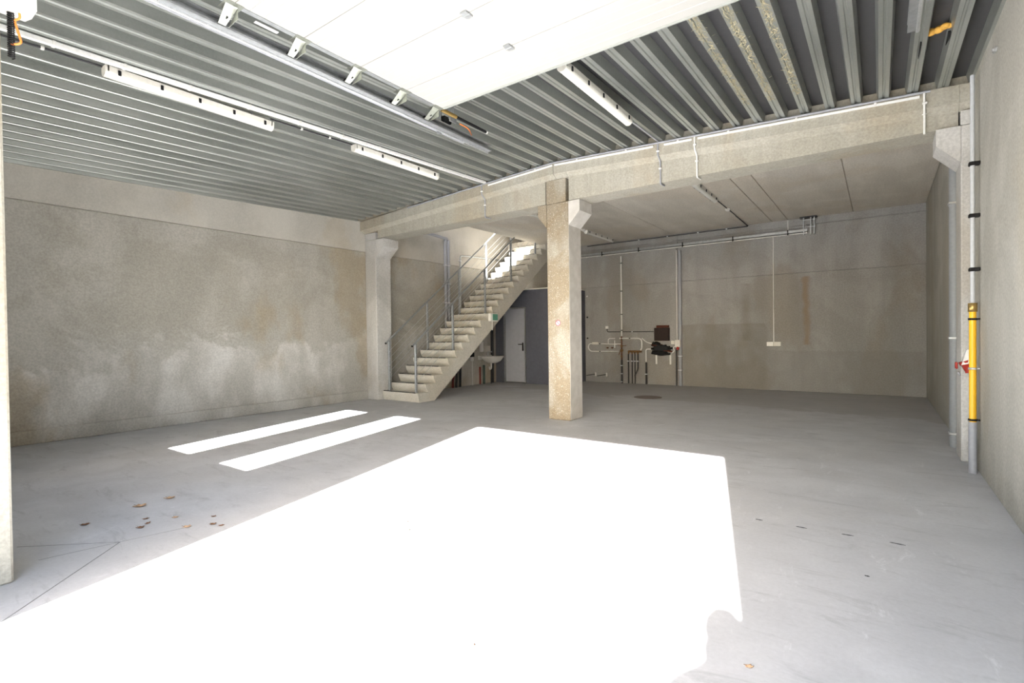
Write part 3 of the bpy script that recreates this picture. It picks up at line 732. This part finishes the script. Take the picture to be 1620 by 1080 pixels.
tube_thing('water_pipe',[(-6.33,YW-.07,1.12),(-6.33,YW-.07,1.27),(-6.15,YW-.07,1.27),(-6.12,YW-.07,1.27)],.012,M_white,'small white bent pipe standing on the pipe loop','pipe',bend=.08)
tube_thing('water_pipe',[(-6.13,YW-.07,1.22),(-6.13,YW-.07,1.0)],.012,M_white,'short white stub pipe crossing the pipe loop','pipe')
o=MB().bbox(-6.85,-6.63,YW-.085,YW-.02,1.09,1.165,.015).build('water_filter',M_cream); tag(o,'cream filter sleeve on the upper run of the pipe loop','filter')
t=thing('pipe_valve',(-5.93,YW-.05,.6),'brass and copper valve stack on the pipe below the white riser','valve')
MB().tube([(-5.93,YW-.05,1.33),(-5.93,YW-.05,.66)],[.022,.022],10).build('valve_body',M_copper,t)
MB().lathe([(.001,0),(.04,0),(.045,.03),(.04,.06),(.001,.06)],(-5.93,YW-.05,.90),12).lathe([(.001,0),(.033,0),(.033,.05),(.001,.05)],(-5.93,YW-.05,1.02),8).lathe([(.001,0),(.03,0),(.03,.04),(.001,.04)],(-5.93,YW-.05,.74),8).build('union_nut',M_ochre,t)
MB().tube([(-5.93,YW-.05,1.06),(-5.82,YW-.05,1.06),(-5.79,YW-.05,1.07)],.010,8).tube([(-5.93,YW-.05,1.09),(-6.06,YW-.05,1.09)],.014,8).tube([(-5.93,YW-.05,1.0),(-6.02,YW-.05,.80)],.010,6).build('lever',M_copper,t)
for x in (-6.21,-6.36):
    o=MB().lathe([(.001,0),(.02,0),(.026,.015),(.02,.03),(.001,.03)],(x,YW-.06,1.0),10,R90).box(x-.035,x+.035,YW-.095,YW-.085,.995,1.008).tube([(x,YW-.06,1.0),(x,YW-.0,1.0)],.012,8).build('small_valve',M_copper); tag(o,'small copper tap between the runs of the pipe loop, %s of two'%('right' if x>-6.3 else 'left'),'valve')
tube_thing('floor_pipe',[(-5.93,YW-.05,.66),(-5.93,YW-.05,0)],.026,M_darkg,'dark insulated pipe below the valve stack','pipe',clips=[(-5.93,YW-.05,.50),(-5.93,YW-.05,.27),(-5.93,YW-.05,.04)],cr=1.15)
t=thing('manifold',(-5.55,YW-.05,.86),'brass manifold with rusted body above four thin floor pipes','manifold')
MB().tube([(-5.73,YW-.05,.90),(-5.34,YW-.05,.90)],.030,10).lathe([(.001,0),(.045,0),(.045,.045),(.001,.045)],(-5.56,YW-.05,.88),10).build('manifold_body',M_ochre,t)
for i,x in enumerate((-5.72,-5.62,-5.54,-5.45)): MB().lathe([(.001,0),(.02,0),(.02,.05),(.001,.05)],(x,YW-.05,.83),8).build('outlet',M_ochre,t)
for i,(x,zb,w_) in enumerate(((-5.73,0,'first'),(-5.62,0,'second'),(-5.535,0,'third'),(-5.45,.33,'last, shorter'))):
    pts=[(x,YW-.05,.84),(x,YW-.05,zb)] if zb==0 else [(x,YW-.05,.84),(x,YW-.05,.42),(-5.48,YW-.08,.33),(-5.53,YW-.10,.22)]
    tube_thing('floor_pipe',pts,.016 if i else .019,M_darkg,'%s dark floor pipe from the left under the brass manifold'%w_,'pipe','pipes under the manifold',clips=[(x,YW-.05,.63)])
tube_thing('floor_pipe',[(-5.08,YW-.05,.97),(-5.21,YW-.05,.97),(-5.21,YW-.05,.62)],.017,M_white,'white pipe elbow left of the black cable bundle','pipe',bend=.08)
tube_thing('floor_pipe',[(-5.21,YW-.05,.60),(-5.21,YW-.05,0)],.027,M_darkg,'dark pipe standing alone left of the black cable bundle','pipe',clips=[(-5.21,YW-.05,.28)],cr=1.15)
for x,w_ in ((-6.87,'left'),(-6.52,'right')):
    t=thing('wall_hook',(x,YW,.2),'%s of two dark angled hooks low on the back wall'%w_,'hook','wall hooks')
    MB().tube([(x-.16,YW-.10,.18),(x+.10,YW-.05,.225)],.012,8).build('hook_arm',M_darkg,t); MB().bbox(x+.10,x+.13,YW-.06,YW-.001,.17,.28,.004).build('hook_plate',M_white,t)
# dots beside the partition end
for z in (2.52,1.90,1.28):
    o=MB().lathe([(.001,0),(.022,0),(.022,.03),(.001,.03)],(-7.02,YW-.005,z),10,R90).build('anchor_bolt',M_dark if z<2 else M_white); tag(o,'%s anchor bolt in the wall beside the grey partition end'%({2.52:'highest white',1.90:'middle dark',1.28:'lowest dark'}[z]),'bolt')
tube_thing('conduit',[(-9.2,YW-.02,3.80),(-7.62,YW-.02,3.70)],.012,M_darkg,'dark conduit above the grey partition behind the stair','conduit')

# ------------------------------------------------------------ left wall services at the stair
for y,lab in ((9.90,'left of two thick grey vertical pipes behind the stair rail'),(10.02,'right of two thick grey vertical pipes behind the stair rail')):
    tube_thing('wall_duct',[(XL+.05,y,3.95),(XL+.05,y,1.0)],.04,M_grey,lab,'pipe','grey wall pipes at the stair',clips=[(XL+.05,y,3.27),(XL+.05,y,2.78),(XL+.05,y,2.28)],cr=1.15)
tube_thing('wall_duct',[(-8.95,7.95,3.97),(XL+.08,9.95,3.97)],.035,M_grey,'grey pipe slanting under the slab behind the left beam','pipe')
tube_thing('conduit',[(XL+.04,10.50,1.9),(XL+.04,10.50,3.60),(XL+.04,12.75,3.70)],.022,M_steel,'galvanised conduit turning from vertical to horizontal above the stair','conduit',bend=.1,clips=[(XL+.04,10.5,3.45)])
bs=thing('washbasin',(XL,11.55,.60),'white ceramic washbasin on the left wall below the stair','washbasin')
def basin():
    mb=MB(); n=20; rings=[]
    spec=[(.10,.14,.60),(.20,.24,.66),(.25,.335,.76),(.26,.345,.80),(.235,.32,.80),(.19,.25,.74),(.10,.12,.68)]
    vs=[];
    for (rx,ry,z) in spec:
        for k in range(n):
            a=2*math.pi*k/n; cx,cy=math.cos(a),math.sin(a)
            sx=abs(cx)**.6*(1 if cx>0 else -1); sy=abs(cy)**.6*(1 if cy>0 else -1)
            vs.append((XL+.27+rx*sx,11.58+ry*sy,z))
    fs=[(i*n+k,i*n+(k+1)%n,(i+1)*n+(k+1)%n,(i+1)*n+k) for i in range(len(spec)-1) for k in range(n)]
    fs+=[tuple(range(n))[::-1],tuple((len(spec)-1)*n+k for k in range(n))]
    return mb.add(vs,fs,True).bbox(XL+.002,XL+.06,11.24,11.92,.70,.82,.01)
basin().build('bowl',M_ceramic,bs)
MB().tube(bent([(XL+.08,11.62,.80),(XL+.08,11.62,.93),(XL+.22,11.62,.92)],.04),.013,8).build('tap',M_steel_l,bs)
MB().tube(bent([(XL+.25,11.55,.60),(XL+.25,11.55,.44),(XL+.25,11.47,.42),(XL+.25,11.47,.50)],.04),.022,8).build('drain_trap',M_white,bs)
o=MB().bbox(XL+.002,XL+.10,11.50,11.72,.93,1.10,.01).build('soap_dispenser',M_cream); tag(o,'cream soap dispenser box above the washbasin','dispenser')
o=MB().bbox(XL+.002,XL+.09,11.30,11.42,.93,1.24,.02).build('paper_holder',M_white); tag(o,'tall white holder left of the soap dispenser','dispenser')
uc='pipes on the wall below the stair'
tube_thing('drain_pipe',[(XL+.25,11.55,.42),(XL+.2,11.60,.0)],.017,M_darkg,'dark drain hose under the washbasin','pipe')
tube_thing('wall_pipe',[(XL+.05,11.28,.50),(XL+.05,11.28,0)],.026,M_redp,'dark red vertical pipe left under the washbasin','pipe',uc)
tube_thing('wall_pipe',[(XL+.05,11.46,.54),(XL+.05,11.46,0)],.036,M_greenp,'dark green vertical pipe under the washbasin','pipe',uc)
tube_thing('wall_pipe',[(XL+.05,11.86,1.60),(XL+.05,11.86,0)],.045,M_darkg,'thick dark pipe right of the washbasin up towards the stair','pipe',uc)
tube_thing('wall_pipe',[(XL+.04,10.95,.70),(XL+.04,10.95,0)],.018,M_white,'thin white pipe below the small wall socket','pipe',uc)
t=thing('wall_socket',(XL,10.93,.7),'small black and white socket on the wall left of the washbasin','socket')
MB().bbox(XL+.001,XL+.09,10.86,11.0,.80,.92,.01).build('socket_cover',M_dark,t); MB().bbox(XL+.001,XL+.075,10.90,10.99,.68,.80,.01).build('socket_box',M_white,t)
for y,mt,h,lab in ((10.12,M_redp,.45,'dark red pipe stub behind the foot of the stair'),(10.26,M_darkg,.6,'dark pipe bundle stub behind the foot of the stair'),(10.42,M_snow,.85,'black hose hanging behind the foot of the stair')):
    tube_thing('wall_pipe',[(XL+.05,y,0),(XL+.05,y+.02,h*.6),(XL+.05,y+.12,h)],.03,mt,lab,'pipe',uc,bend=.1)

# ------------------------------------------------------------ right wall: gas pipe, socket, downpipe, anchor
gx,gy=.735,6.62
gp=thing('gas_pipe',(gx,gy,0),'vertical pipe on the right wall with yellow middle and grey ends','pipe')
MB().tube([(gx,gy,0),(gx,gy,.50)],.033,16).build('lower_sleeve',M_grey,gp)
MB().tube([(gx,gy,.50),(gx,gy,1.57)],.028,16).build('yellow_section',M_gasyel,gp)
MB().lathe([(.001,0),(.036,0),(.036,.085),(.001,.085)],(gx,gy,1.57),8).build('brass_union',M_brass,gp)
MB().tube([(gx,gy,1.655),(gx,gy,3.85)],.018,14).build('upper_pipe',M_greyl,gp)
def clamp(x,y,z,r,name='pipe_clamp'):
    m_=MB().lathe([(r,0),(r+.006,0),(r+.006,.02),(r,.02)],(x,y,z-.01),16)
    m_.bbox(x+r*.2,XR-.0005,y-.012,y+.012,z-.008,z+.008,.003).bbox(x-.016,x+.016,y-r-.012,y-r+.0,z-.008,z+.008,.003)
    return m_
for z,mt in ((.52,M_dark),(1.02,M_steel_l),(1.50,M_dark)): clamp(gx,gy,z,.029).build('pipe_clamp',mt,gp)
for z in (1.98,2.50,3.0): clamp(gx,gy,z,.022).bbox(gx-.03,XR,gy-.03,gy+.03,z-.018,z+.018,.006).build('pipe_clamp',M_dark,gp)
sk=thing('industrial_socket',(.66,7.10,.95),'red round industrial socket with white angled body on the right column','socket')
MB().hexa([(.69,7.00,1.03),(.76,7.00,1.05),(.76,7.127,1.05),(.69,7.127,1.03),(.735,7.03,1.19),(.77,7.03,1.19),(.77,7.127,1.19),(.735,7.127,1.19)]).build('socket_body',M_white,sk)
rot=Matrix.Rotation(math.radians(155),4,'Y')
MB().lathe([(.001,0),(.058,0),(.058,.035),(.048,.04),(.048,.11),(.054,.12),(.04,.125),(.001,.125)],(.722,7.06,1.075),18,rot).build('socket_shroud',M_red,sk)
MB().lathe([(.001,0),(.012,0),(.008,.04),(.001,.045)],(.668,7.06,.955),10,rot).build('cable_stub',M_grey,sk)
MB().bbox(.645,.665,7.02,7.10,.99,1.06,.006).build('hinged_lid',M_red,sk)
tube_thing('downpipe',[(.73,8.0,3.98),(.73,8.0,0)],.055,M_down,'thick pale grey downpipe on the right wall behind the column','pipe',clips=[(.73,8.0,2.9),(.73,8.0,1.3),(.73,8.0,.16)],cr=1.08,seg=16)
o=MB().tube([(XR,5.76,3.70),(XR-.03,5.76,3.70)],.012,10).lathe([(.001,0),(.022,0),(.022,.004),(.001,.004)],(XR-.006,5.76,3.70),10,Matrix.Rotation(math.radians(90),4,'Y')).box(XR-.02,XR-.001,5.70,5.82,3.694,3.70).build('wall_anchor',M_steel_l); tag(o,'small steel anchor high on the right wall near the deck','anchor')
# expanding-foam patch with two black flaps in a deck trough
fo=thing('foam_patch',(.40,5.75,4.0),'orange-yellow expanding foam patch in the deck near the right wall','foam')
mb=MB(); zb=zdeck(.40,5.7)
for (dx,dy,r) in ((-.07,.03,.035),(-.03,.01,.042),(.02,0,.040),(.06,-.03,.036),(.09,-.02,.028),(-.09,.05,.028)):
    mb.lathe([(r*math.sin(a),-r*.7*math.cos(a)) for a in [.05,.6,1.1,1.57,2.0,2.6,3.1]],(.40+dx,5.72+dy,zb+.045),12)
mb.build('foam',M_foam,fo)
for (x0_,x1_,ya,yb) in ((.300,.315,5.80,6.12),(.485,.515,5.76,5.98)):
    MB().hexa([(x0_,ya,zb+.012),(x1_,ya,zb+.012),(x0_+.004,yb,zb+.005),(x0_,yb,zb+.005),(x0_,ya,zb+.030),(x1_,ya,zb+.030),(x0_+.004,yb,zb+.012),(x0_,yb,zb+.012)]).build('black_flap',M_dark,fo)

# ------------------------------------------------------------ floor details
def strip(p,q,w,mat=M_crack,z=.0012):
    p=Vector((p[0],p[1],0)); q=Vector((q[0],q[1],0)); d=(q-p).normalized(); n=Vector((-d.y,d.x,0))*w/2
    return [tuple((v_+Vector((0,0,h))))for h in (0,z) for v_ in (p-n,q-n,q+n,p+n)]
j=MB()
for a,b_,w_ in (((-4.27,1.236),(-3.45,.43),.006),((-4.27,1.236),(-4.76,.80),.004),((-4.27,1.236),(-4.36,.83),.003),((-4.27,1.236),(-4.18,1.62),.002)):
    j.hexa(strip(a,b_,w_))
struct(j.build('trim_2',M_crack))
def scuff(x,y,L,w,a,lab):
    c,s=math.cos(a),math.sin(a); n=7; up=[];lo=[]
    for i in range(n):
        t=i/(n-1)*2-1; hw=w/2*math.sqrt(max(0.02,1-t*t))*(1+.3*math.sin(i*2.1))
        up.append((x+t*L/2*c-hw*s,y+t*L/2*s+hw*c)); lo.append((x+t*L/2*c+hw*s,y+t*L/2*s-hw*c))
    o=MB().prism(up+lo[::-1],'z',.0,.0015).build('floor_scuff',M_mark)
    return tag(o,lab,'scuff mark','dark scuffs in a row on the right floor')
for (x,y,L,lab) in ((-.73,4.126,.05,'faint dark scuff closest to the sunlit floor'),(-.455,4.131,.07,'second dark scuff in the row right of the sunlit floor'),(-.18,4.151,.07,'third dark scuff in the row, left of the darkest'),(.093,4.157,.085,'darkest dark scuff at the right end of the row')):
    scuff(x,y,L,.014,random.uniform(-.1,.2),lab)
scuff(-.06,3.513,.025,.014,0,'tiny reddish brown fleck alone on the right floor')
def leaf(x,y,s,rot,mat,label,seed,lobed=True):
    rnd=random.Random(seed); n=26; vs=[];fs=[]
    out=[]
    for k in range(n):
        a=2*math.pi*k/n
        r=(.55+.45*abs(math.cos(2.5*a)))*(1+.12*rnd.uniform(-1,1)) if lobed else (.45+.55*abs(math.cos(a)))
        px,py=s*r*math.cos(a),s*r*.72*math.sin(a)
        out.append((px,py))
    c,sn=math.cos(rot),math.sin(rot)
    def z(px,py): return .004+.9*(py/s)**2*s*.35+.25*s*max(0,px/s)**2
    def T(px,py,dz): return (x+px*c-py*sn,y+px*sn+py*c,z(px,py)+dz)
    for dz in (0,.0012):
        vs.append(T(0,0,dz-.002)); vs+=[T(px*.5,py*.5,dz) for px,py in out]; vs+=[T(px,py,dz) for px,py in out]
    m_=1+2*n
    for b_ in (0,m_):
        for k in range(n):
            k2=(k+1)%n; fs.append((b_,b_+1+k,b_+1+k2)); fs.append((b_+1+k,b_+1+n+k,b_+1+n+k2,b_+1+k2))
    for k in range(n):
        k2=(k+1)%n; fs.append((1+n+k,1+n+k2,m_+1+n+k2,m_+1+n+k))
    zmin=min(v_[2] for v_ in vs); vs=[(a,b_,c_-zmin+.0008) for a,b_,c_ in vs]
    t=thing('dry_leaf',(x,y,0),label,'leaf','dry leaves on the left floor')
    MB().add(vs,fs,True).build('leaf_blade',mat,t)
    MB().tube([T(-s*.5,0,.001),T(-s*1.15,s*.1,.004)],.0013,5).build('leaf_stalk',M_leafd,t)
LV=[(-5.04,1.60,.060,.4,M_leaf,'largest curled tan dry leaf on the left floor'),(-5.07,1.83,.052,.2,M_leaf,'tan dry leaf farthest from the camera on the left floor'),
    (-4.89,1.20,.035,.9,M_leafd,'small brown dry leaf apart at the left'),(-4.463,1.417,.034,.3,M_leafd,'dark brown dry leaf nearest below the largest one'),
    (-4.643,1.512,.022,1.2,M_leafd,'thin dark leaf scrap between two tan leaves'),(-4.518,1.483,.022,2.,M_leafd,'thin dark leaf scrap above the dark brown leaf'),
    (-4.486,1.657,.030,.1,M_leaf,'pale brown dry leaf in the middle of the scatter'),(-4.185,1.619,.038,.5,M_leaf,'flat tan dry leaf near the floor crack end'),
    (-4.25,1.838,.022,.5,M_leafd,'small rust brown leaf closest to the back of the right cluster'),(-4.08,1.756,.030,.2,M_leafd,'rust brown dry leaf beside the sunlit edge'),
    (-3.997,1.782,.020,.9,M_leafd,'tiny brown leaf scrap right beside the sunlit edge')]
for i,(x,y,s_,r_,m_,lab) in enumerate(LV): leaf(x,y,s_,r_,m_,lab,i+1)
leaf(-.445,2.277,.018,.3,M_leaf,'small orange-brown leaf scrap at the bottom right foreground',40)
for (x,y,s_,lab,i) in ((-2.893,2.624,.022,'upper of two brown twig scraps in the sunlit floor',50),(-2.759,2.519,.020,'lower of two brown twig scraps in the sunlit floor',51),(-1.49,1.737,.012,'tiny scrap at the bottom of the sunlit floor',52)):
    o=MB().tube([(x-s_,y-s_*.6,.004),(x,y,.006),(x+s_*.6,y-s_*.8,.004)],.0035,5).build('twig',M_leafd); tag(o,lab,'twig')
# floor drain cover at the back
o=MB().lathe([(.001,0),(.30,0),(.30,.004),(.27,.006),(.001,.006)],(-4.12,10.75,0),28).build('manhole_cover',plain('dark_cover',(.16,.13,.12),.7)); tag(o,'dark round floor cover in front of the wall pipes','floor cover')

# ------------------------------------------------------------ photographer standing behind the camera (throws the shadow at the lower right)
def skinned(name,mat,parent,verts,edges,radii,sub=2,label=None):
    me=bpy.data.meshes.new(name); o0=world_of(parent)
    me.from_pydata([tuple(Vector(v_)-o0) for v_ in verts],edges,[])
    o=bpy.data.objects.new(name,me); COL.objects.link(o); o.parent=parent; me.materials.append(mat)
    sk_=o.modifiers.new('skin','SKIN'); 
    lay=me.skin_vertices[0].data if me.skin_vertices else None
    if lay is None:
        me.attributes  # layer is created by the modifier on evaluation; make it explicitly
        import bmesh
        bm=bmesh.new(); bm.from_mesh(me); bm.verts.layers.skin.verify(); bm.to_mesh(me); bm.free(); lay=me.skin_vertices[0].data
    for i,r in enumerate(radii):
        lay[i].radius=r if isinstance(r,tuple) else (r,r); lay[i].use_root=(i==0)
    sk_.use_smooth_shade=True
    ss=o.modifiers.new('smooth','SUBSURF'); ss.levels=1; ss.render_levels=sub
    return o
px,py=.18,-.47
pe=thing('person',(px,py,0),'photographer in dark jacket and jeans standing in the door opening','person')
M_skin=plain('skin',(.55,.34,.25),.55); M_jack=plain('jacket_cloth',(.04,.045,.06),.85); M_jean=plain('jeans_cloth',(.06,.08,.14),.85); M_hair=plain('dark_hair',(.03,.02,.015),.6)
yaw=YAW
def L(a,f,z):  # a: to the person's right, f: forward
    return (px+a*math.cos(yaw)-f*math.sin(yaw),py+a*math.sin(yaw)+f*math.cos(yaw),z)
K=.985
def J(a_,f_,z_): return L(a_,f_,z_*K)
body=[J(0,0,.93),J(0,0,1.12),J(0,0,1.32),J(0,0,1.40),J(0,.01,1.47),J(0,.02,1.56),J(0,.03,1.64),
      J(-.19,0,1.40),J(-.275,.05,1.14),J(-.10,.20,1.10),J(.16,0,1.45),J(.25,.09,1.16),J(.15,.16,1.45),
      J(-.09,0,.88),J(-.10,.02,.48),J(-.11,-.02,.09),J(-.12,.12,.04),J(.09,0,.88),J(.10,.02,.48),J(.11,-.02,.09),J(.12,.12,.04)]
be=[(0,1),(1,2),(2,3),(3,4),(4,5),(5,6),(3,7),(7,8),(8,9),(3,10),(10,11),(11,12),(0,13),(13,14),(14,15),(15,16),(0,17),(17,18),(18,19),(19,20)]
brd=[(.14,.10),(.12,.09),(.15,.10),(.11,.08),.052,(.075,.085),(.07,.085),.06,.042,.028,.06,.042,.028,.085,.055,.04,.035,.085,.055,.04,.035]
skinned('body',M_skin,pe,body,be,brd)
skinned('jacket',M_jack,pe,[body[i] for i in (0,1,2,3,7,8,10,11)]+[J(-.115,.18,1.10),J(.155,.155,1.42)],[(0,1),(1,2),(2,3),(3,4),(4,5),(3,6),(6,7),(5,8),(7,9)],[(.175,.13),(.155,.12),(.175,.125),(.12,.09),.078,.062,.115,.08,.042,.06])
skinned('trousers',M_jean,pe,[body[i] for i in (0,13,14,15,17,18,19)],[(0,1),(1,2),(2,3),(0,4),(4,5),(5,6)],[(.165,.12),.10,.07,.06,.10,.07,.06])
hc=J(0,.0,1.64)
MB().lathe([(.092*math.sin(a),.10*(-math.cos(a))) for a in [1.2,1.57,2.,2.5,2.9,3.1]],(hc[0],hc[1],hc[2]+.005),16).build('hair',M_hair,pe)
for a in (-.03,.03): MB().lathe([(.012*math.sin(q)+.0005,-.012*math.cos(q)) for q in (.05,.8,1.57,2.3,3.1)],J(a,.098,1.615),8).build('eye',M_white,pe)
MB().tube([J(0,.10,1.61),J(0,.125,1.575)],[.008,.014],8).build('nose',M_skin,pe)
MB().tube([J(-.025,.103,1.545),J(0,.108,1.543),J(.025,.103,1.545)],.006,6).build('lips',plain('lips',(.4,.16,.14),.5),pe)
for sgn,(ha,hf,hz) in ((-1,(-.10,.20,1.10)),(1,(.145,.165,1.475))):
    h=MB(); vert=sgn>0
    def H(u_,v_,w_):   # u towards the middle, v away from the body, w along the palm width
        return J(ha-sgn*u_,hf+v_,hz+w_) if not vert else J(ha-w_*.9-.0,hf+v_,hz+u_)
    h.tube([H(-.005,0,0),H(.035,.02,.0)],[.024,.034],8)
    for k in range(4):
        w_=-.03+.02*k
        h.tube([H(.03,.022,w_),H(.065,.045+.003*k,w_),H(.09,.035,w_),H(.095-.004*k,.012,w_)],[.009,.0085,.008,.007],7)
    h.tube([H(.0,.01,.03),H(.03,-.005,.052),H(.055,-.01,.058)],[.012,.010,.008],7)
    h.build('hand',M_skin,pe)
cb_=thing('photo_camera',J(.13,.15,1.52),'black camera held up beside the head of the photographer','camera')
def lb(a0,a1,f0,f1,z0,z1): return [J(a0,f0,z0),J(a1,f0,z0),J(a1,f1,z0),J(a0,f1,z0),J(a0,f0,z1),J(a1,f0,z1),J(a1,f1,z1),J(a0,f1,z1)]
MB().hexa(lb(.075,.195,.10,.145,1.50,1.60)).build('camera_body',M_dark,cb_)
